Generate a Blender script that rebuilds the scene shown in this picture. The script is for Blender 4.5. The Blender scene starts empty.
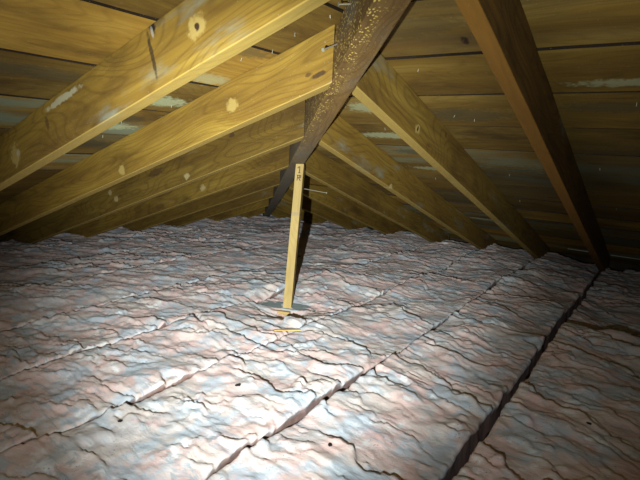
import bpy, bmesh, math, random
import numpy as np
from mathutils import Vector, Matrix

random.seed(7)
COL = bpy.context.scene.collection

# ------------------------------------------------------------------ camera
F = Vector((0.80619854, 0.56291769, -0.18211972))
RT = Vector((0.57948985, -0.81336992, 0.05119465))
DN = Vector((-0.11931232, -0.14680958, -0.98194273))
EYE = Vector((0, 0, 0.72))
cd = bpy.data.cameras.new('camera')
cam = bpy.data.objects.new('camera', cd)
COL.objects.link(cam)
cd.sensor_width = 36.0
cd.lens = 501.8 * 36.0 / 640.0
cd.clip_start = 0.01
cam.matrix_world = Matrix.Translation(EYE) @ Matrix((RT, -DN, -F)).transposed().to_4x4()
bpy.context.scene.camera = cam

# ------------------------------------------------------------------ world, torch, exposure
w = bpy.data.worlds.new('world')
bpy.context.scene.world = w
w.use_nodes = True
w.node_tree.nodes['Background'].inputs[0].default_value = (0.5, 0.6, 0.75, 1)
w.node_tree.nodes['Background'].inputs[1].default_value = 0.004

def spot(name, loc, target, power, size_deg, blend, color, radius):
    l = bpy.data.lights.new(name, 'SPOT')
    l.energy = power
    l.spot_size = math.radians(size_deg)
    l.spot_blend = blend
    l.color = color
    l.shadow_soft_size = radius
    o = bpy.data.objects.new(name, l)
    COL.objects.link(o)
    o.location = loc
    d = (Vector(target) - Vector(loc)).normalized()
    o.rotation_euler = d.to_track_quat('-Z', 'Y').to_euler()
    return o

TORCH = EYE - RT * 0.13 + DN * 0.11 - F * 0.04
def aim(px, py):
    return TORCH + F * 501.8 + RT * (px - 320) + DN * (py - 240)
TORCH_COLOR = (0.88, 0.97, 1.0)
spot('torch_light', TORCH, aim(308, 206), 370, 60, 1.0, TORCH_COLOR, 0.008)          # the beam
spot('torch_spill_light', TORCH, aim(325, 70), 66, 110, 1.0, TORCH_COLOR, 0.008)    # the wide ring round it

vs = bpy.context.scene.view_settings
vs.view_transform = 'Standard'
vs.look = 'None'
vs.exposure = 0.0
vs.gamma = 1.0
vs.use_curve_mapping = False

# ------------------------------------------------------------------ numbers of the place
TR, TL = 0.3308, 0.3409          # roof slopes, right and left
ZA, ZB = 1.2749, 1.1522          # height of the rafters' lower edge at x=0 / y=0
DEP = 0.1458                     # rafter depth, upright
THK = 0.0395
RY0, RSP = 0.3234, 0.4106        # right rafters: near face y, spacing
LX0, LSP = 0.7233, 0.4039        # left rafters: near face x, spacing
SEAM0 = 0.343
def hip_y(x): return (ZB - ZA + TR * x) / TL
def hip_x(y): return (ZA - ZB + TL * y) / TR
def roof_r(x): return ZA + DEP - TR * x
def roof_l(y): return ZB + DEP - TL * y
HIPN = Vector((TR, -TL, 0)).normalized()      # across the hip, towards the right slope
HIPT = 0.040                                  # the hip's right face, off its line
HIPL = -0.029                                 # the hip's left face

# ------------------------------------------------------------------ helpers
def link(name, me, mat=None, parent=None, matrix=None):
    o = bpy.data.objects.new(name, me)
    COL.objects.link(o)
    if mat: me.materials.append(mat)
    if matrix is not None: o.matrix_world = matrix
    if parent:
        o.parent = parent
        o.matrix_parent_inverse = parent.matrix_world.inverted()
    return o

def tag(o, label, cat, group=None):
    o['label'] = label
    o['category'] = cat
    if group: o['group'] = group
    return o

def struct(o):
    o['kind'] = 'structure'
    return o

def frame(origin, along, up=Vector((0, 0, 1))):
    X = Vector(along).normalized()
    Y = up.cross(X).normalized()
    Z = X.cross(Y)
    return Matrix.Translation(origin) @ Matrix((X, Y, Z)).transposed().to_4x4()

def prism(corners, M, bevel=0.002, cuts=0, wob=0.0):
    """corners: 8 world points (start ring of 4, end ring of 4), made in the local frame M"""
    inv = M.inverted()
    bm = bmesh.new()
    v = [bm.verts.new(inv @ Vector(c)) for c in corners]
    fs = [(0, 1, 2, 3), (7, 6, 5, 4), (0, 4, 5, 1), (1, 5, 6, 2), (2, 6, 7, 3), (3, 7, 4, 0)]
    for f in fs: bm.faces.new([v[i] for i in f])
    bmesh.ops.recalc_face_normals(bm, faces=bm.faces)
    if cuts:
        es = [e for e in bm.edges if {e.verts[0].index, e.verts[1].index} and (e.verts[0] in v[:4]) != (e.verts[1] in v[:4])]
        bmesh.ops.subdivide_edges(bm, edges=es, cuts=cuts, use_grid_fill=True)
    if wob:
        ph = random.random() * 9
        for q in bm.verts:
            x = q.co.x
            q.co.y += wob * math.sin(x * 2.3 + ph) + wob * .35 * math.sin(x * 17 + ph * 3 + q.co.z * 20)
            q.co.z += wob * .3 * math.sin(x * 13.1 + ph * 2 + q.co.y * 40)
    if bevel:
        bm.normal_update()
        es = [e for e in bm.edges if len(e.link_faces) == 2 and e.calc_face_angle(0) > 0.6]
        bmesh.ops.bevel(bm, geom=es, offset=bevel, segments=2, affect='EDGES', profile=0.6)
    bmesh.ops.recalc_face_normals(bm, faces=bm.faces)
    me = bpy.data.meshes.new('m')
    bm.to_mesh(me); bm.free()
    return me

def box_corners(M, x0, x1, y0, y1, z0, z1):
    L = [(x0, y0, z0), (x0, y1, z0), (x0, y1, z1), (x0, y0, z1), (x1, y0, z0), (x1, y1, z0), (x1, y1, z1), (x1, y0, z1)]
    return [M @ Vector(p) for p in L]

# ------------------------------------------------------------------ material helper
class NT:
    def __init__(s, name):
        s.m = bpy.data.materials.new(name)
        s.m.use_nodes = True
        s.t = s.m.node_tree
        s.b = s.t.nodes['Principled BSDF']
        s.b.inputs['Specular IOR Level'].default_value = 0.25
        s.b.inputs['Roughness'].default_value = 0.75
    def n(s, typ, **kw):
        nd = s.t.nodes.new(typ)
        for k, v in kw.items():
            setattr(nd, k, v)
        return nd
    def l(s, a, b): s.t.links.new(a, b)
    def set(s, sock, v):
        if isinstance(v, (int, float, tuple)): sock.default_value = v
        else: s.l(v, sock)
    def math(s, op, a, b=None, c=None, clamp=False):
        nd = s.n('ShaderNodeMath', operation=op); nd.use_clamp = clamp
        s.set(nd.inputs[0], a)
        if b is not None: s.set(nd.inputs[1], b)
        if c is not None: s.set(nd.inputs[2], c)
        return nd.outputs[0]
    def mix(s, fac, a, b, mode='MIX'):
        nd = s.n('ShaderNodeMix', data_type='RGBA', blend_type=mode)
        s.set(nd.inputs['Factor'], fac)
        s.set(nd.inputs[6], a); s.set(nd.inputs[7], b)
        return nd.outputs[2]
    def ramp(s, fac, stops):
        nd = s.n('ShaderNodeValToRGB')
        cr = nd.color_ramp
        while len(cr.elements) < len(stops): cr.elements.new(0.5)
        for e, (p, c) in zip(cr.elements, stops):
            e.position = p
            e.color = c if len(c) == 4 else (*c, 1)
        s.l(fac, nd.inputs[0])
        return nd.outputs[0]
    def step(s, v, a, b):
        nd = s.n('ShaderNodeMapRange'); nd.interpolation_type = 'SMOOTHSTEP'
        s.set(nd.inputs[0], v); nd.inputs[1].default_value = a; nd.inputs[2].default_value = b
        return nd.outputs[0]
    def vmul(s, v, k, add=None):
        nd = s.n('ShaderNodeVectorMath', operation='MULTIPLY_ADD')
        s.l(v, nd.inputs[0]); nd.inputs[1].default_value = k
        if add is None: nd.inputs[2].default_value = (0, 0, 0)
        else: s.set(nd.inputs[2], add)
        return nd.outputs[0]
    def vadd(s, a, b):
        nd = s.n('ShaderNodeVectorMath', operation='ADD')
        s.set(nd.inputs[0], a); s.set(nd.inputs[1], b)
        return nd.outputs[0]
    def noise(s, v, scale, detail=4, rough=.55, dist=0):
        nd = s.n('ShaderNodeTexNoise')
        s.l(v, nd.inputs['Vector'])
        nd.inputs['Scale'].default_value = scale
        nd.inputs['Detail'].default_value = detail
        nd.inputs['Roughness'].default_value = rough
        nd.inputs['Distortion'].default_value = dist
        return nd.outputs[0]
    def bump(s, h, strength, distance, prev=None):
        nd = s.n('ShaderNodeBump')
        s.l(h, nd.inputs['Height'])
        nd.inputs['Strength'].default_value = strength
        nd.inputs['Distance'].default_value = distance
        if prev: s.l(prev, nd.inputs['Normal'])
        return nd.outputs[0]

def lin(c):   # sRGB 0-255 to linear
    return tuple(((v / 255) / 12.92 if v / 255 < .04045 else ((v / 255 + .055) / 1.055) ** 2.4) for v in c) + (1,)

def wood(name, dark, mid, light, knot=(0.10, 0.045, 0.012, 1), stains=0.5, mold=0.0, moldcol=(0.30, 0.36, 0.34, 1),
         knots=1.0, spots=(), grain=1.0, tone=False, axis_mold=None, speck=0.0, under=None):
    N = NT(name)
    tc = N.n('ShaderNodeTexCoord')
    v = tc.outputs['Object']
    info = N.n('ShaderNodeObjectInfo')
    if tone:
        at = N.n('ShaderNodeAttribute', attribute_name='tone')
        sep = N.n('ShaderNodeSeparateColor'); N.l(at.outputs['Color'], sep.inputs[0])
        rnd, rnd2 = sep.outputs[0], sep.outputs[1]
    else:
        rnd = info.outputs['Random']; rnd2 = N.math('FRACT', N.math('MULTIPLY', rnd, 7.31))
    cmb = N.n('ShaderNodeCombineXYZ')
    N.l(N.math('MULTIPLY', rnd, 37.0), cmb.inputs[0]); N.l(N.math('MULTIPLY', rnd2, 23.0), cmb.inputs[1]); N.l(N.math('MULTIPLY', rnd, 11.0), cmb.inputs[2])
    vo = N.vadd(v, cmb.outputs[0])
    # bend the grain a little along the length
    warp = N.noise(N.vmul(vo, (1.3, 4.0, 4.0)), 1.0, 2, .5)
    vw = N.vadd(vo, N.vmul(N.n('ShaderNodeCombineXYZ').outputs[0], (0, 0, 0)))
    cw = N.n('ShaderNodeCombineXYZ')
    N.l(N.math('MULTIPLY', N.math('SUBTRACT', warp, .5), .10), cw.inputs[1]); N.l(N.math('MULTIPLY', N.math('SUBTRACT', warp, .5), .13), cw.inputs[2])
    vw = N.vadd(vo, cw.outputs[0])
    fine = N.noise(N.vmul(vw, (2.2, 95, 95)), 1.0, 4, .6)
    broad = N.noise(N.vmul(vw, (1.4, 9, 9)), 1.0, 4, .6)
    # cathedral figure: rings of a stretched field
    fig = N.noise(N.vmul(vw, (1.6, 7, 7)), 1.0, 1, .4)
    ring = N.math('PINGPONG', N.math('MULTIPLY', fig, 46.0), 1.0)
    ring = N.step(ring, .55, 1.0)
    base = N.ramp(broad, [(.25, dark), (.5, mid), (.75, light)])
    base = N.mix(N.math('MULTIPLY', N.step(fine, .35, .75), .6 * grain), base, dark)
    base = N.mix(N.math('MULTIPLY', ring, .34 * grain), base, (dark[0] * .62, dark[1] * .55, dark[2] * .5, 1))
    # knots
    if knots:
        vor = N.n('ShaderNodeTexVoronoi')
        N.l(N.vmul(vw, (2.1, 5.2, 5.2)), vor.inputs['Vector'])
        vor.inputs['Scale'].default_value = 1.0
        km = N.math('SUBTRACT', 1.0, N.step(vor.outputs['Distance'], .045 * knots, .085 * knots))
        base = N.mix(N.math('MULTIPLY', km, .7), base, knot)
    # weather and water stains
    st = N.noise(N.vmul(vo, (2.5, 6, 6)), 1.0, 5, .6)
    base = N.mix(N.math('MULTIPLY', N.step(st, .50, .72), stains), base, (dark[0] * .45, dark[1] * .42, dark[2] * .45, 1))
    if mold:
        mo = N.noise(N.vmul(vo, (2.4, 8, 8)), 1.0, 6, .6)
        f = N.step(mo, .62 - .22 * mold, .80 - .18 * mold)
        if tone:
            f = N.math('MULTIPLY', f, N.step(sep.outputs[2], .2, .8))
        if axis_mold:
            sx = N.n('ShaderNodeSeparateXYZ'); N.l(v, sx.inputs[0])
            f = N.math('MAXIMUM', N.math('MULTIPLY', f, .35), N.math('MULTIPLY', N.step(sx.outputs[0], axis_mold[0], axis_mold[1]), N.math('ADD', .45, N.math('MULTIPLY', f, .4))))
        base = N.mix(f, base, moldcol)
    # board to board value
    base = N.mix(1.0, base, N.ramp(rnd2, [(0, (.50, .50, .52)), (.5, (.95, .95, .95)), (1, (1.4, 1.32, 1.12))] if tone else [(0, (.85, .83, .82)), (.5, (1, 1, 1)), (1, (1.12, 1.1, 1.05))]), 'MULTIPLY')
    if speck:
        sp = N.n('ShaderNodeTexVoronoi'); N.l(N.vmul(vo, (110, 150, 150)), sp.inputs['Vector']); sp.inputs['Scale'].default_value = 1.0
        sel = N.math('GREATER_THAN', N.noise(vo, 34, 2, .7), .47)
        sx2 = N.n('ShaderNodeSeparateXYZ'); N.l(v, sx2.inputs[0])
        near = N.math('SUBTRACT', 1.0, N.step(sx2.outputs[0], speck[0], speck[1]))
        spm = N.math('MULTIPLY', N.math('MULTIPLY', N.math('SUBTRACT', 1.0, N.step(sp.outputs['Distance'], .22, .42)), sel), N.math('ADD', near, .12), clamp=True)
        side = N.math('ADD', N.step(sx2.outputs[1], -.012, .030), .10, clamp=True)
        spm = N.math('MULTIPLY', spm, side)
        base = N.mix(spm, base, (.60, .42, .10, 1))
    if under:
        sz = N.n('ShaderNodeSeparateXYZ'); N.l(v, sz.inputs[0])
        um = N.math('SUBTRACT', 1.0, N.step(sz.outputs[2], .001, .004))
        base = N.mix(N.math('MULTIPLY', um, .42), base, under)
    # dust freckles
    fr = N.noise(vo, 260, 2, .6)
    base = N.mix(N.math('MULTIPLY', N.step(fr, .66, .76), .35), base, (.5, .47, .38, 1))
    # marks at known places: (local x, y, z, rx, ry, rz, colour, strength)
    for (x, y, z, rx, ry, rz, c, k) in spots:
        q = N.vmul(N.vadd(v, (-x, -y, -z)), (1 / rx, 1 / ry, 1 / rz))
        ln = N.n('ShaderNodeVectorMath', operation='LENGTH'); N.l(q, ln.inputs[0])
        d = N.math('ADD', ln.outputs['Value'], N.math('MULTIPLY', N.math('SUBTRACT', N.noise(v, 60, 4), .5), 1.6))
        base = N.mix(N.math('MULTIPLY', N.math('SUBTRACT', 1.0, N.step(d, .6, 1.15)), k), base, c)
    N.l(base, N.b.inputs['Base Color'])
    b = N.bump(fine, .35, .0015)
    b = N.bump(st, .3, .004, b)
    N.l(b, N.b.inputs['Normal'])
    return N.m

DK, MD, LT = (0.125, 0.064, 0.009, 1), (0.250, 0.145, 0.019, 1), (0.360, 0.232, 0.036, 1)

# ------------------------------------------------------------------ numpy noise for the insulation
def hsh(ix, iy, s):
    n = (ix.astype(np.int64) * 374761393 + iy.astype(np.int64) * 668265263 + s * 974711) & 0x7fffffff
    n = ((n ^ (n >> 13)) * 1274126177) & 0x7fffffff
    n = (n ^ (n >> 16)) & 0xffffff
    return n / float(0xffffff)
def vn(x, y, s=0):
    ix, iy = np.floor(x), np.floor(y)
    fx, fy = x - ix, y - iy
    fx = fx * fx * fx * (fx * (fx * 6 - 15) + 10); fy = fy * fy * fy * (fy * (fy * 6 - 15) + 10)
    a, b, c, d = hsh(ix, iy, s), hsh(ix + 1, iy, s), hsh(ix, iy + 1, s), hsh(ix + 1, iy + 1, s)
    return (a * (1 - fx) + b * fx) * (1 - fy) + (c * (1 - fx) + d * fx) * fy
def fbm(x, y, s=0, o=4):
    r, a, t = 0, 1.0, 0
    for i in range(o):
        r = r + a * vn(x * 2 ** i + 17.3 * i, y * 2 ** i - 9.1 * i, s + i); t += a; a *= .5
    return r / t
def sstep(v, a, b):
    t = np.clip((v - a) / (b - a), 0, 1); return t * t * (3 - 2 * t)

def flow(x, y):
    yy = np.minimum(y, 2.2)
    return x - .55 * y + .278 * yy * yy + 1.22 * np.maximum(y - 2.2, 0)
def fold_layer(x, y, lam, seed, warp, drop):
    """overlapping folds: terraces of a stretched field, each rising slowly and breaking off sharply"""
    u = flow(x, y)
    p = u / lam + warp * (fbm(u * .75 / lam, y * .27 / lam, seed, 2) - .5) + warp * .55 * (fbm(x * 2.2 / lam, y * 1.3 / lam, seed + 5, 2) - .5)
    i = np.floor(p); f = p - i
    amp = sstep(vn(i * 7.77 + .31, y * .55 / lam + x * .2 / lam, seed + 9), .25, .85)
    prof = np.where(f < 1 - drop, f / (1 - drop), 1 - (f - 1 + drop) / drop)
    return prof * amp
def batt_height(x, y, k):
    h = .046 * (fbm(x * 2.3, y * 2.6, 3, 2) - .5)
    h += .015 * (fbm(x * 8, y * 8, 13, 3) - .5)
    h += .018 * (fold_layer(x, y, .16, 21 + k, 2.2, .06) - .35)
    h += .0105 * (fold_layer(x + .03, y, .075, 51 + k, 2.4, .11) - .35)
    h += .0060 * (fold_layer(x, y, .036, 91 + k, 2.4, .22) - .35)
    h += .004 * (fbm(x * 40, y * 40, 33, 2) - .5)
    return h

# ------------------------------------------------------------------ insulation material
def fibre_material():
    N = NT('pink_fibreglass')
    tc = N.n('ShaderNodeTexCoord'); v = tc.outputs['Object']
    geo = N.n('ShaderNodeNewGeometry')
    a = N.noise(v, 3.4, 5, .6, .5)
    col = N.ramp(a, [(.30, (.50, .46, .44)), (.42, (.70, .60, .53)), (.52, (.71, .50, .44)), (.60, (.66, .56, .51)), (.72, (.45, .49, .50))])
    blue = N.noise(N.vmul(v, (1, 1, 1), (3.1, 7.7, 2.0)), 7.5, 5, .65)
    col = N.mix(N.math('MULTIPLY', N.step(blue, .47, .62), .8), col, (.47, .55, .60, 1))
    pk = N.noise(N.vmul(v, (1, 1, 1), (9.1, 1.7, 5.0)), 10, 4, .65)
    col = N.mix(N.math('MULTIPLY', N.step(pk, .56, .70), .5), col, (.76, .46, .42, 1))
    wh = N.noise(N.vmul(v, (1, 1, 1), (4.1, 2.7, 8.0)), 13, 4, .6)
    col = N.mix(N.math('MULTIPLY', N.step(wh, .56, .68), .7), col, (.86, .87, .84, 1))
    gr = N.noise(N.vmul(v, (30, 8, 8), (4.4, .7, 1.0)), 1.0, 5, .65, 1.0)
    col = N.mix(N.math('MULTIPLY', N.step(gr, .55, .66), .65), col, (.30, .35, .38, 1))
    # soot and wood dust sprinkled on top
    d = N.noise(v, 170, 2, .6)
    dm = N.noise(N.vmul(v, (1, 1, 1), (1.3, 4.4, 6.0)), 6, 3, .5)
    col = N.mix(N.math('MULTIPLY', N.math('MULTIPLY', N.step(d, .64, .72), N.step(dm, .48, .62)), .75), col, (.09, .07, .06, 1))
    # the flanks of the batts: dark brown
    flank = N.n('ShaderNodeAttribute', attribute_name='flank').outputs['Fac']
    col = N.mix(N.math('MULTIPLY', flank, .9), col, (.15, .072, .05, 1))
    N.l(col, N.b.inputs['Base Color'])
    N.b.inputs['Roughness'].default_value = .9
    N.b.inputs['Specular IOR Level'].default_value = .12
    N.b.inputs['Sheen Weight'].default_value = .05
    f1 = N.noise(N.vmul(v, (1, .45, 1)), 55, 5, .7, .6)
    f2 = N.noise(v, 240, 3, .7)
    b = N.bump(f1, .55, .006)
    b = N.bump(f2, .4, .002, b)
    N.l(b, N.b.inputs['Normal'])
    return N.m
M_FIBRE = fibre_material()

# ------------------------------------------------------------------ the roof shell
def plank_material(spots):
    return wood('roof_boards', (0.155, 0.082, 0.014, 1), (0.300, 0.172, 0.026, 1), (0.450, 0.290, 0.058, 1), stains=.7, mold=.95,
                moldcol=(.24, .27, .17, 1), grain=.6, knots=.9, tone=True, spots=spots)
M_EDGE = wood('dark_board_edge', (.015, .009, .004, 1), (.028, .016, .007, 1), (.045, .026, .010, 1), stains=.3, knots=0)
M_FELT = NT('roofing_felt').m
M_FELT.node_tree.nodes['Principled BSDF'].inputs['Base Color'].default_value = (.012, .010, .008, 1)

def plank_spots(side, M):
    inv = M.inverted(); out = []
    PG = (.42, .46, .26, 1); DG = (.06, .055, .03, 1); BR = (.16, .085, .02, 1)
    if side == 'R':
        L = [((1.278, .483), .020, .011, (.03, .015, .006, 1), 1), ((1.20, .62), .05, .20, DG, .35), ((1.28, .66), .02, .16, BR, .6),
             ((1.72, .62), .06, .16, DG, .55), ((1.93, 1.0), .035, .20, PG, .6), ((2.12, .95), .04, .16, DG, .6), ((1.66, .95), .05, .12, PG, .5),
             ((2.35, .95), .03, .16, PG, .5), ((1.52, .10), .025, .18, PG, .5), ((1.66, .16), .04, .18, DG, .5), ((2.2, .2), .3, .25, DG, .45),
             ((2.5, .6), .3, .25, DG, .45), ((3.4, 1.05), .02, .10, PG, .8), ((3.0, .95), .3, .3, DG, .5)]
        for (p, rx, ry, c, k) in L:
            q = inv @ Vector((p[0], p[1], roof_r(p[0]))); out.append((q.x, q.y, q.z, ry, rx, .1, c, k))
    else:
        L = [((1.02, 1.36), .13, .045, PG, .75), ((1.0, 1.52), .10, .035, DG, .6), ((.98, 1.60), .13, .035, PG, .8), ((1.0, 1.78), .12, .05, DG, .6),
             ((1.06, 1.17), .10, .035, PG, .45), ((1.0, .99), .14, .03, DG, .5), ((.60, 1.28), .18, .04, DG, .5), ((.66, .85), .2, .04, BR, .4)]
        for (p, rx, ry, c, k) in L:
            q = inv @ Vector((p[0], p[1], roof_l(p[1]))); out.append((q.x, q.y, q.z, rx, ry, .1, c, k))
    return out
def plank_slope(side):
    """horizontal boards nailed across the rafters; the hip bounds the slope"""
    pw = .2365
    run0 = 1.10 if side == 'R' else .9645
    bm = bmesh.new(); cl = bm.loops.layers.color.new('tone')
    rng = random.Random(5 if side == 'R' else 9)
    lo, hi = -7, 14
    tilt = math.atan(TR if side == 'R' else TL)
    along = Vector((0, -1, 0)) if side == 'R' else Vector((-1, 0, 0))
    down = Vector((math.cos(tilt), 0, -math.sin(tilt))) if side == 'R' else Vector((0, math.cos(tilt), -math.sin(tilt)))
    O = Vector((0, 0, roof_r(0))) if side == 'R' else Vector((0, 0, roof_l(0)))
    up = Vector((0, 0, 1))
    nrm = Vector((math.sin(tilt), 0, math.cos(tilt))) if side == 'R' else Vector((0, math.sin(tilt), math.cos(tilt)))
    M = frame(O, along, nrm); inv = M.inverted()
    endx = 4.36 if side == 'R' else 3.90
    for i in range(lo, hi):
        a, b = run0 + i * pw, run0 + (i + 1) * pw
        if a > endx: break
        b = min(b, endx)
        g = .003 + rng.random() * .004
        sag = (rng.random() - .5) * .006
        # butt joints on rafters
        if side == 'R':
            ends = [-.95]; js = RY0 + rng.choice([-2, -1, 1, 3, 4, 6]) * RSP + THK / 2
            hipa, hipb = hip_y(a), hip_y(b)
        else:
            ends = [-.75]; js = LX0 + rng.choice([-1, 2, 3, 5, 6]) * LSP + THK / 2
            hipa, hipb = hip_x(a), hip_x(b)
        if min(hipa, hipb) < ends[0]: continue
        segs = []
        if js < min(hipa, hipb) - .2 and js > ends[0] + .3: segs = [(ends[0], ends[0], js - .001, js - .001), (js + .001, js + .001, hipa, hipb)]
        else: segs = [(ends[0], ends[0], hipa, hipb)]
        for (s0, s1, e0, e1) in segs:
            tone = (rng.random(), rng.random(), rng.random(), 1)
            n = 24
            rows = []
            for k in range(n + 1):
                t = k / n
                pa, pb = s0 + (e0 - s0) * t, s1 + (e1 - s1) * t
                wa = .0012 * math.sin(pa * 5 + i * 2.1) + .0006 * math.sin(pa * 19 + i)
                wb = .0012 * math.sin(pb * 4.3 + i * 1.3 + 2) + .0006 * math.sin(pb * 23 + i)
                if side == 'R':
                    A_ = Vector((a + g / 2 + wa, pa, 0)); B_ = Vector((b - g / 2 + wb, pb, 0))
                    A_.z = roof_r(A_.x) + sag; B_.z = roof_r(B_.x) - sag
                else:
                    A_ = Vector((pa, a + g / 2 + wa, 0)); B_ = Vector((pb, b - g / 2 + wb, 0))
                    A_.z = roof_l(A_.y) + sag; B_.z = roof_l(B_.y) - sag
                u = nrm * .019
                rows.append([bm.verts.new(inv @ p) for p in (A_, B_, B_ + u, A_ + u)])
            fcs = []
            for k in range(n):
                for q in range(4):
                    fcs.append(bm.faces.new((rows[k][q], rows[k][(q + 1) % 4], rows[k + 1][(q + 1) % 4], rows[k + 1][q])))
                    if q in (1, 3): fcs[-1].material_index = 1
            fcs.append(bm.faces.new(rows[0])); fcs.append(bm.faces.new(rows[-1][::-1]))
            for f in fcs:
                for lp in f.loops: lp[cl] = tone
    bmesh.ops.recalc_face_normals(bm, faces=bm.faces)
    me = bpy.data.meshes.new('boards'); bm.to_mesh(me); bm.free()
    o = struct(link('ceiling', me, plank_material(plank_spots(side, M)), None, M)); me.materials.append(M_EDGE)
    return o, nrm
ceil_r, NR = plank_slope('R')
ceil_l, NL = plank_slope('L')

def slab(name, pts, thick, nrm, mat):
    bm = bmesh.new()
    lo = [bm.verts.new(Vector(p)) for p in pts]; up = [bm.verts.new(Vector(p) + nrm * thick) for p in pts]
    n = len(pts)
    bm.faces.new(lo); bm.faces.new(up[::-1])
    for i in range(n): bm.faces.new((lo[i], lo[(i + 1) % n], up[(i + 1) % n], up[i]))
    bmesh.ops.recalc_face_normals(bm, faces=bm.faces)
    me = bpy.data.meshes.new(name); bm.to_mesh(me); bm.free()
    return struct(link(name, me, mat))
def PR(x, y, dz=.024): return (x, y, roof_r(x) + dz)
def PL(x, y, dz=.024): return (x, y, roof_l(y) + dz)
slab('ceiling', [PR(-.6, -.95), PR(4.40, -.95), PR(4.40, hip_y(4.40)), PR(-.6, hip_y(-.6))], .006, NR, M_FELT)
slab('ceiling', [PL(-.75, -.7), PL(hip_x(-.7), -.7), PL(hip_x(3.92), 3.92), PL(-.75, 3.92)], .006, NL, M_FELT)

M_WALL = wood('wall_boards', (.03, .02, .01, 1), (.055, .038, .02, 1), (.09, .06, .03, 1), stains=.5)
slab('wall_right', [(4.37, -.95, -.22), (4.37, 3.95, -.22), (4.37, 3.95, roof_r(4.37)), (4.37, -.95, roof_r(4.37))], .02, Vector((1, 0, 0)), M_WALL)
slab('wall_left', [(-.75, 3.91, -.22), (4.37, 3.91, -.22), (4.37, 3.91, roof_l(3.91)), (-.75, 3.91, roof_l(3.91))], .02, Vector((0, 1, 0)), M_WALL)
FN = NT('ceiling_back_dusty')
fv = FN.n('ShaderNodeTexCoord').outputs['Object']
FN.l(FN.ramp(FN.noise(fv, 5, 4), [(.3, (.10, .07, .045)), (.7, (.17, .12, .08))]), FN.b.inputs['Base Color'])
slab('floor', [(-.75, -.95, -.24), (4.37, -.95, -.24), (4.37, 3.91, -.24), (-.75, 3.91, -.24)], .02, Vector((0, 0, 1)), FN.m)

# light line of the right eave gap, put in as pale-coloured strips between rafters
M_STRIP = wood('pale_strip', (.34, .36, .30, 1), (.46, .48, .42, 1), (.55, .56, .50, 1), stains=.2, knots=0)
n_ = 0
for (y0, y1, xx) in ((-.06, RY0 - .01, 4.085), (RY0 + THK + .01, RY0 + RSP - .14, 4.075), (RY0 + RSP + THK + .06, RY0 + RSP + .19, 3.72)):
    n_ += 1
    z0 = roof_r(xx)
    M = frame(Vector((xx, y1, z0)), (0, -1, 0), NR)
    struct(link('trim_%d' % n_, prism(box_corners(M, 0, y1 - y0, -.005, .005, -.006, -.0005), M, .0008), M_STRIP, None, M))

# ------------------------------------------------------------------ rafters
RAFT_R = ['orange lit underside and dark flank, nearest rafter on the right roof slope',
          'light brown rafter with a ringed knot, second from the right edge on the right slope',
          'third rafter from the right edge, greyish planks showing along its lower edge',
          'fourth rafter from the right edge, darker brown, just right of the upright post',
          'fifth rafter from the right edge, low and dim behind the post',
          'sixth rafter from the right edge, a short dark piece by the corner',
          'seventh rafter from the right edge, very short piece near the far corner',
          'eighth rafter from the right edge, tiniest piece at the far right of the corner']
RAFT_L = ['big golden rafter across the upper left corner with a black vertical stain',
          'second rafter from the top left, golden and knotty, ending at the speckled hip beam',
          'third rafter down on the left slope, brown with two pale knots',
          'fourth rafter down on the left slope, narrow golden band with one pale knot',
          'fifth rafter down on the left slope, dim brown, ends behind the grey hip',
          'sixth rafter down on the left slope, a thin brown sliver above the insulation',
          'seventh rafter down on the left slope, short dark sliver near the far corner',
          'eighth rafter down on the left slope, tiniest piece left of the corner']
BLK = (.012, .008, .006, 1); PALE = (.42, .34, .16, 1); KN = (.36, .25, .07, 1); KD = (.045, .022, .008, 1); WHT = (.42, .40, .26, 1)

def spots_local(M, lst):
    inv = M.inverted(); r = []
    for (p, rx, ry, rz, c, k) in lst:
        q = inv @ Vector(p); r.append((q.x, q.y, q.z, rx, ry, rz, c, k))
    return r

def rafter_right(k, mat):
    y0 = RY0 + k * RSP; y1 = y0 + THK
    xe = 4.20
    off = HIPT / TR * math.hypot(TR, TL)                 # shift along x of the hip's right face
    def xs(y): return hip_x(y) + off + .0015
    def C(x, y, top): return Vector((x, y, ZA - TR * x + (DEP - .0008 if top else 0)))
    s = xs(y0), xs(y1)
    if min(s) > xe - .06: return None
    M = frame(Vector((xe, (y0 + y1) / 2, ZA - TR * xe)), (-1, 0, TR))
    cs = [C(s[0], y0, 0), C(s[1], y1, 0), C(s[1], y1, 1), C(s[0], y0, 1), C(xe, y0, 0), C(xe, y1, 0), C(xe, y1, 1), C(xe, y0, 1)]
    return M, cs
def rafter_left(k, mat):
    x0 = LX0 + k * LSP; x1 = x0 + THK
    ye = 3.78
    def ysf(x): return hip_y(x) - HIPL / TL * math.hypot(TR, TL) + .0015
    def C(x, y, top): return Vector((x, y, ZB - TL * y + (DEP - .0008 if top else 0)))
    M = frame(Vector(((x0 + x1) / 2, ye, ZB - TL * ye)), (0, -1, TL))
    cs = [C(x0, ysf(x0), 0), C(x1, ysf(x1), 0), C(x1, ysf(x1), 1), C(x0, ysf(x0), 1), C(x0, ye, 0), C(x1, ye, 0), C(x1, ye, 1), C(x0, ye, 1)]
    if ysf(x1) > ye - .06: return None
    return M, cs

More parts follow.
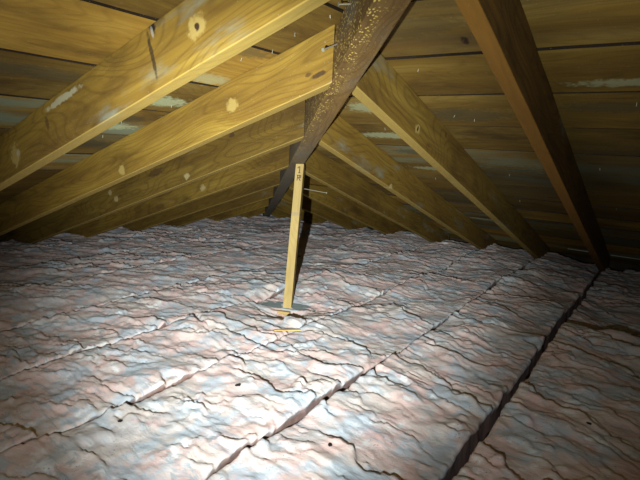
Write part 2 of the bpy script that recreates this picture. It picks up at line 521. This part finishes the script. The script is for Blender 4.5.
MARK_R = {1: [((1.59, .734, .796), .022, .05, .016, KN, .9), ((1.59, .734, .796), .006, .05, .010, KD, 1), ((1.84, .734, .788), .012, .05, .01, KD, .5)],
          2: [((2.225, 1.145, .544), .02, .05, .016, PALE, .7)],
          3: [((2.30, 1.555, .475), .02, .05, .02, KD, .6)]}
MARK_L = {0: [((.723, .834, .945), .030, .05, .024, KN, .9), ((.723, .834, .945), .008, .05, .010, KD, 1),
              ((.723, .979, .962), .011, .05, .022, BLK, 1), ((.723, .979, .948), .005, .05, .016, (.3, .26, .2, 1), .8), ((.723, .978, .895), .007, .05, .055, BLK, .75), ((.723, .965, .965), .03, .05, .012, BLK, .4),
              ((.723, 1.651, .648), .030, .05, .035, KN, .7), ((.723, 1.63, .655), .012, .05, .015, WHT, .4),
              ((.723, 1.36, .812), .10, .05, .010, WHT, .6), ((.723, 1.45, .745), .010, .05, .022, KD, .6)],
          1: [((1.127, 1.716, .596), .022, .05, .022, KN, .8), ((1.127, 1.14, .832), .026, .05, .02, KN, .8), ((1.127, .821, .908), .030, .05, .007, KD, .9),
              ((1.127, .855, .909), .014, .05, .006, KD, .7)],
          2: [((1.531, 1.828, .558), .022, .05, .016, PALE, .6), ((1.531, 2.389, .396), .022, .05, .016, PALE, .5), ((1.531, 2.442, .423), .018, .05, .016, PALE, .5),
              ((1.531, 1.545, .75), .018, .05, .012, KD, .8), ((1.531, 2.05, .56), .06, .05, .02, KD, .7)],
          3: [((1.935, 2.174, .459), .024, .05, .018, PALE, .6)]}
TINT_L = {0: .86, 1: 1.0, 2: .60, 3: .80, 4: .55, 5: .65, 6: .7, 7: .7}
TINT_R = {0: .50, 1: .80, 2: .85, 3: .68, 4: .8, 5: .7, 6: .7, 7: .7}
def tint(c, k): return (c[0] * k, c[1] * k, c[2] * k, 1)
for side, fn, marks, tints, labels in (('L', rafter_left, MARK_L, TINT_L, RAFT_L), ('R', rafter_right, MARK_R, TINT_R, RAFT_R)):
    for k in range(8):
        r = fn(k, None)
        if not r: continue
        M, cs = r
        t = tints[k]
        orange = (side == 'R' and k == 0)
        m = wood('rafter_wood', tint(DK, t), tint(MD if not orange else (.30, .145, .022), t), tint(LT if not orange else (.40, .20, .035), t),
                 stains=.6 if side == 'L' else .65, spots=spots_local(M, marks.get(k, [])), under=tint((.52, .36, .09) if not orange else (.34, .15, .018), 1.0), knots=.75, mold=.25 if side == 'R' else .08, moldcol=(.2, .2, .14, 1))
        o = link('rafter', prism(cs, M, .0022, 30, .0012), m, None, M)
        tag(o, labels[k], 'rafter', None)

# ------------------------------------------------------------------ hip rafter
def hip():
    xa, xb = -.35, 3.93
    def P(x, off, dz):
        return Vector((x, hip_y(x), ZA - TR * x + dz)) + HIPN * off
    along = (P(xb, 0, 0) - P(xa, 0, 0))
    M = frame(P(xa, (HIPT + HIPL) / 2, -.012), along)
    top = DEP - .024; bot = -.003
    ca = [P(xa, HIPL, bot), P(xa, HIPT, bot), P(xa, HIPT, top), P(xa, HIPL, top)]
    cb = [P(xb, HIPL, bot), P(xb, HIPT, bot), P(xb, HIPT, top), P(xb, HIPL, top)]
    m = wood('hip_wood', (.09, .046, .012, 1), (.16, .088, .024, 1), (.23, .135, .040, 1), stains=.5, knots=.6, mold=.6,
             moldcol=(.155, .17, .15, 1), axis_mold=(2.2, 3.8), speck=(2.3, 3.3))
    o = link('hip_rafter', prism(ca + cb, M, .003, 40, .001), m, None, M)
    tag(o, 'dark speckled hip beam running from the top centre down to the far corner', 'beam')
    return o, P, M
HIP, HP, HM = hip()

# ------------------------------------------------------------------ nails
M_NAIL = NT('nail_steel').m
nb = M_NAIL.node_tree.nodes['Principled BSDF']
nb.inputs['Base Color'].default_value = (.30, .27, .19, 1); nb.inputs['Metallic'].default_value = .35; nb.inputs['Roughness'].default_value = .5
def nail_mesh(length, r=.0013, head=.0032):
    bm = bmesh.new()
    prof = [(0, 0), (r, 0), (r, length * .97), (head, length * .975), (head, length), (0, length)]
    seg = 8; rings = []
    for (rr, z) in prof:
        if rr == 0: rings.append([bm.verts.new((0, 0, z))])
        else: rings.append([bm.verts.new((rr * math.cos(2 * math.pi * i / seg), rr * math.sin(2 * math.pi * i / seg), z)) for i in range(seg)])
    for a, b in zip(rings, rings[1:]):
        for i in range(seg):
            j = (i + 1) % seg
            if len(a) == 1: bm.faces.new((a[0], b[j], b[i]))
            elif len(b) == 1: bm.faces.new((a[i], a[j], b[0]))
            else: bm.faces.new((a[i], a[j], b[j], b[i]))
    bmesh.ops.recalc_face_normals(bm, faces=bm.faces)
    me = bpy.data.meshes.new('nail'); bm.to_mesh(me); bm.free(); me.materials.append(M_NAIL)
    return me
NAIL = nail_mesh(.010, .0012, .0024)
def nail(p, d, parent, me=NAIL):
    o = bpy.data.objects.new('nail', me); COL.objects.link(o)
    o.matrix_world = Matrix.Translation(Vector(p)) @ Vector(d).to_track_quat('Z', 'Y').to_matrix().to_4x4()
    o.parent = parent; o.matrix_parent_inverse = parent.matrix_world.inverted()
for (x, y) in [(1.072, .754), (1.047, 1.024), (1.009, .843), (1.069, .859), (1.092, .952), (1.143, 1.084), (1.037, 1.689), (1.089, 1.375), (.939, .961), (.90, 1.30), (1.02, 1.55)]:
    nail((x, y, roof_l(y) + .001), (random.uniform(-.5, .3), random.uniform(-.3, .3), -1), ceil_l)
for (x, y) in [(2.79, .668), (2.762, .217), (2.191, .249), (1.633, .121), (1.75, .60), (1.72, .66), (2.35, .62), (1.85, 1.0), (1.95, .95), (2.5, 1.03), (1.40, .66)]:
    nail((x, y, roof_r(x) + .001), (random.uniform(-.5, .3), random.uniform(-.3, .3), -1), ceil_r)
LONG = nail_mesh(.062, .0020, .0058)
def long_nail(a, b):
    d = Vector(b) - Vector(a)
    nail(a, d, HIP, nail_mesh(d.length, .0018, .0050))
long_nail((1.098, .7459, .9757), (1.043, .749, .952))
long_nail((2.049, 1.573, .5077), (2.105, 1.441, .492))
long_nail((1.0, .645, 1.035), (.975, .665, 1.03))

# ------------------------------------------------------------------ insulation batts
def build_batt(k, x0, x1, ya, yb, lift=0.0, res=.0075, sharp=False, seed=0):
    nx = max(8, int((x1 - x0) / res)); ny = max(8, int((yb - ya) / res))
    X = np.linspace(x0, x1, nx)
    s = np.linspace(0, 1, ny)
    def edge(base, sgn, sd):
        g = .0045 + .034 * np.clip(vn(X * 2.4 + 3, X * 0 + base * 9, sd) - .45, 0, 1) + .012 * np.clip(vn(X * 11, X * 0 + base * 5, sd + 1) - .55, 0, 1)
        wv = .018 * (fbm(X * 3, X * 0 + base * 3.3, 77, 2) - .5) + .016 * (fbm(X * 14, X * 0 + base * 7.3, 78, 3) - .5)
        return base + wv + sgn * g
    EA, EB = edge(ya, 1, 300 + k * 2), edge(yb, -1, 301 + k * 2)
    if sharp: EB = EB - .036
    Y = EA[:, None] + (EB - EA)[:, None] * s[None, :]
    XX = np.repeat(X[:, None], ny, 1)
    Z = batt_height(XX, Y, k) + lift + .010 * (s[None, :] - .5)
    Z -= .040 * np.exp(-(((XX - 1.80) ** 2 + (Y - 1.42) ** 2) / .20 ** 2) ** 2)      # pressed down by the foot board
    e = np.minimum(Y - EA[:, None], EB[:, None] - Y)
    en = np.minimum(XX - x0, x1 - XX)
    e = np.minimum(e, en)
    wdt = .009
    Z -= .006 * np.clip(1 - e / wdt, 0, 1) ** 2.2
    lim = np.minimum(ZA + DEP - TR * XX, ZB + DEP - TL * Y) - .012
    Z = np.minimum(Z, lim)
    # flanks: rows below the rim
    deep = -.165
    def flank(ex, zr, sgn):
        cols = []
        for q, t in enumerate((.035, .10, .3, .6, 1.0)):
            z = zr + (deep - zr) * t
            y = ex + sgn * (-.004 + .012 * (fbm(X * 18, X * 0 + q * 3.1 + ex * 0, 401 + k, 3) - .5) + .006 * t)
            cols.append((y, z))
        return cols
    L = flank(EA, Z[:, 0], -1)[::-1]; R = flank(EB, Z[:, -1], 1)
    yy = np.concatenate([np.stack([c[0] for c in L], 1), Y, np.stack([c[0] for c in R], 1)], 1)
    zz = np.concatenate([np.stack([c[1] for c in L], 1), Z, np.stack([c[1] for c in R], 1)], 1)
    m = yy.shape[1]
    xx = np.repeat(X[:, None], m, 1)
    V = np.stack([xx, yy, zz], 2).reshape(-1, 3)
    i = np.arange(nx - 1)[:, None]; j = np.arange(m)[None, :]
    a = i * m + j; b = i * m + (j + 1) % m; c = (i + 1) * m + (j + 1) % m; d = (i + 1) * m + j
    Fq = np.stack([a + 0 * j, d, c, b], 2).reshape(-1, 4)
    faces = Fq.tolist() + [list(range(m)), list(range((nx - 1) * m, nx * m))[::-1]]
    me = bpy.data.meshes.new('batt')
    me.from_pydata(V.tolist(), [], faces)
    me.update()
    me.polygons.foreach_set('use_smooth', [True] * len(me.polygons))
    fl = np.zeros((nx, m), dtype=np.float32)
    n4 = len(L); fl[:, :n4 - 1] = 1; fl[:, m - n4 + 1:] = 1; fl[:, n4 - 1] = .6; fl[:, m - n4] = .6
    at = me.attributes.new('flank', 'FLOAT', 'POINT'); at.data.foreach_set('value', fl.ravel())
    return link('insulation_batt', me, M_FIBRE)

BATTS = [
    (-1, -.30, 4.12, 'dim pink insulation batt in the lower right corner, beyond the raised batt'),
    (1, -.30, 4.12, 'long pale insulation batt directly left of the wide dark gap'),
    (2, -.30, 4.12, 'insulation batt running from the bottom left corner past the near side of the post'),
    (3, -.30, 4.12, 'insulation batt with the grey foot board and the post standing on it'),
    (4, .0, 4.12, 'first insulation batt wholly behind the post and its foot board'),
    (5, .3, 4.12, 'second insulation batt beyond the post, running in from the left edge'),
    (6, .4, 4.12, 'third insulation batt beyond the post, dusty grey'),
    (7, .6, 4.12, 'fourth insulation batt beyond the post, grey blue near the left rafters'),
    (8, .8, 4.00, 'farthest insulation batt, along the foot of the left roof slope')]
for (k, x0, x1, lab) in BATTS:
    ya = SEAM0 + (k - 1) * RSP; yb = ya + RSP
    o = build_batt(k, x0, x1, ya, yb, 0.0, .007 if k <= 4 else .010)
    tag(o, lab, 'insulation')
ya = SEAM0 - RSP
tag(build_batt(0, .25, 2.26, ya, SEAM0, .045, .0065, True), 'raised pink insulation batt right of the wide dark gap, its corner sticking up', 'insulation')
tag(build_batt(10, 2.31, 4.12, ya, SEAM0, -.025, .008), 'dim insulation batt behind the raised batt, ending under the nearest right rafter', 'insulation')

# ------------------------------------------------------------------ foot board, post
M_GREY = wood('weathered_board', (.24, .29, .28, 1), (.32, .38, .37, 1), (.42, .47, .45, 1), stains=.25, knots=0, mold=0)
bc = Vector((1.812, 1.425, -0.034))
al = (Vector((1.80, 1.25, 0)) - Vector((1.70, 1.50, 0))).normalized()
MB = frame(bc, al)
fb = link('foot_board', prism(box_corners(MB, -.135, .135, -.05, .05, -.019, 0), MB, .002, 10, .0008), M_GREY, None, MB)
tag(fb, 'flat grey weathered board lying on the insulation under the post', 'board')
M_SHIM = wood('yellow_offcut', (.38, .24, .07, 1), (.52, .36, .12, 1), (.62, .46, .18, 1), stains=.2, knots=0)
MS = frame(bc + Vector((-.075, -.028, -.001)), al)
sh = link('wood_offcut', prism(box_corners(MS, -.115, .030, -.006, .010, -.016, -.001), MS, .0015, 6, .0015), M_SHIM, None, MS)
tag(sh, 'narrow yellow wood offcut along the near edge of the grey foot board', 'offcut')

base = Vector((1.805, 1.427, -.0335))
topc = HP(1.945, .026, -.0035)
topc = Vector((topc.x, topc.y, topc.z))
axis = (topc - base)
yaw = math.radians(31)
fx = Vector((math.cos(yaw), math.sin(yaw), 0))         # away from the viewer
fy = Vector((-math.sin(yaw), math.cos(yaw), 0))
MP = frame(base, axis, -fx)      # local X up the post
hw_, hd_ = .0195, .034
def ring(c, cut=None):
    r = []
    for (a, b) in ((-1, -1), (-1, 1), (1, 1), (1, -1)):
        p = c + fx * (a * hd_) + fy * (b * hw_)
        if cut: 
            # follow the slope of the hip's underside
            dd = Vector((TL, TR, 0)).normalized(); sl = TR * dd.x
            p.z = c.z - sl * ((p - c).dot(dd)) - .0005
        r.append(p)
    return r
M_POST = wood('fresh_stud', (.40, .27, .085, 1), (.53, .38, .135, 1), (.62, .49, .21, 1), stains=.10, knots=0, grain=.6,
              spots=[(.16 + .28, 0, .03, .010, .2, .2, (.30, .22, .14, 1), .5)])
post = link('support_post', prism(ring(base) + ring(topc, True), MP, .0018, 24, .0), M_POST, None, MP)
tag(post, 'upright pale yellow wooden post propping the hip beam, pencilled marks near its top', 'post')

# pencilled marks on the post's front face
M_INK = NT('pencil_marks').m
M_INK.node_tree.nodes['Principled BSDF'].inputs['Base Color'].default_value = (.10, .05, .03, 1)
tf = ring(topc, True)[0] * .5 + ring(topc, True)[1] * .5
ax = (tf - (base - fx * hd_)).normalized()
fn = fy.cross(ax).normalized()
if fn.dot(fx) > 0: fn = -fn
def pf(u, v):     # u across (to the right), v down from the top, metres
    return tf - ax * v + fn * .0006 - fy * u
def stroke(bm, a, b, wd=.0042):
    A_, B_ = pf(*a), pf(*b)
    d = (B_ - A_).normalized(); n = d.cross(fx).normalized() * wd / 2
    q = [A_ - n, A_ + n, B_ + n, B_ - n]
    lo = [bm.verts.new(p + fx * .0004) for p in q]; hi = [bm.verts.new(p - fx * .0002) for p in q]
    bm.faces.new(hi); bm.faces.new(lo[::-1])
    for i in range(4): bm.faces.new((lo[i], lo[(i + 1) % 4], hi[(i + 1) % 4], hi[i]))
bm = bmesh.new()
for a, b in [((-.008, .018), (.001, .014)), ((.001, .014), (.001, .044)), ((-.004, .044), (.006, .044)), ((-.009, .022), (-.005, .019)),
             ((-.005, .056), (-.007, .082)), ((-.010, .056), (.010, .057)), ((.010, .057), (.009, .068)), ((.009, .068), (-.006, .069)), ((0, .069), (.009, .083)), ((.003, .056), (.002, .068))]:
    stroke(bm, a, b)
bmesh.ops.recalc_face_normals(bm, faces=bm.faces)
me = bpy.data.meshes.new('mark'); bm.to_mesh(me); bm.free()
link('pencil_mark', me, M_INK, post)

# ------------------------------------------------------------------ little crumbs of debris on the insulation
M_CRUMB = NT('charred_crumb').m
M_CRUMB.node_tree.nodes['Principled BSDF'].inputs['Base Color'].default_value = (.02, .015, .015, 1)
dg = bpy.context.evaluated_depsgraph_get()
def ground(x, y):
    ok, loc, n, i, ob, mt = bpy.context.scene.ray_cast(dg, Vector((x, y, .35)), Vector((0, 0, -1)))
    return loc if ok else Vector((x, y, 0))
def crumb(x, y, s, lab):
    rng = random.Random(int(x * 1000))
    bm = bmesh.new(); bmesh.ops.create_icosphere(bm, subdivisions=2, radius=s)
    for v in bm.verts:
        v.co *= rng.uniform(.7, 1.2); v.co.z *= .5; v.co.x *= 1.5
    me = bpy.data.meshes.new('crumb'); bm.to_mesh(me); bm.free()
    g = ground(x, y)
    o = link('debris_crumb', me, M_CRUMB); o.location = g + Vector((0, 0, s * .3)); o.rotation_euler = (0, 0, rng.random() * 3)
    tag(o, lab, 'debris')
bpy.context.view_layer.update()
dg = bpy.context.evaluated_depsgraph_get()
for (x, y, s, lab) in [(1.028, .992, .007, 'small black crumb on the insulation below and left of the foot board'),
                       (.686, 1.075, .005, 'small dark crumb on the insulation in the lower left part'),
                       (.944, .597, .005, 'small dark crumb near the bottom centre, right of the first seam'),
                       (1.394, .095, .005, 'tiny black crumb on the raised batt at the lower right'),
                       (2.077, 1.026, .005, 'small dark crumb on the pale batt right of the foot board')]:
    crumb(x, y, s, lab)
def splinter(p0, p1, w_, lab):
    a, b = Vector(p0), Vector(p1)
    ga, gb = ground(a.x, a.y), ground(b.x, b.y)
    ga.z += .004; gb.z += .004
    M = frame(ga, gb - ga); L = (gb - ga).length
    o = link('wood_splinter', prism(box_corners(M, 0, L, -w_, w_, -.0025, .0025), M, .0006), M_SHIM, None, M)
    tag(o, lab, 'splinter')
splinter((1.46, 1.22, 0), (1.53, 1.14, 0), .004, 'thin yellow wood splinter on the insulation below the foot board')
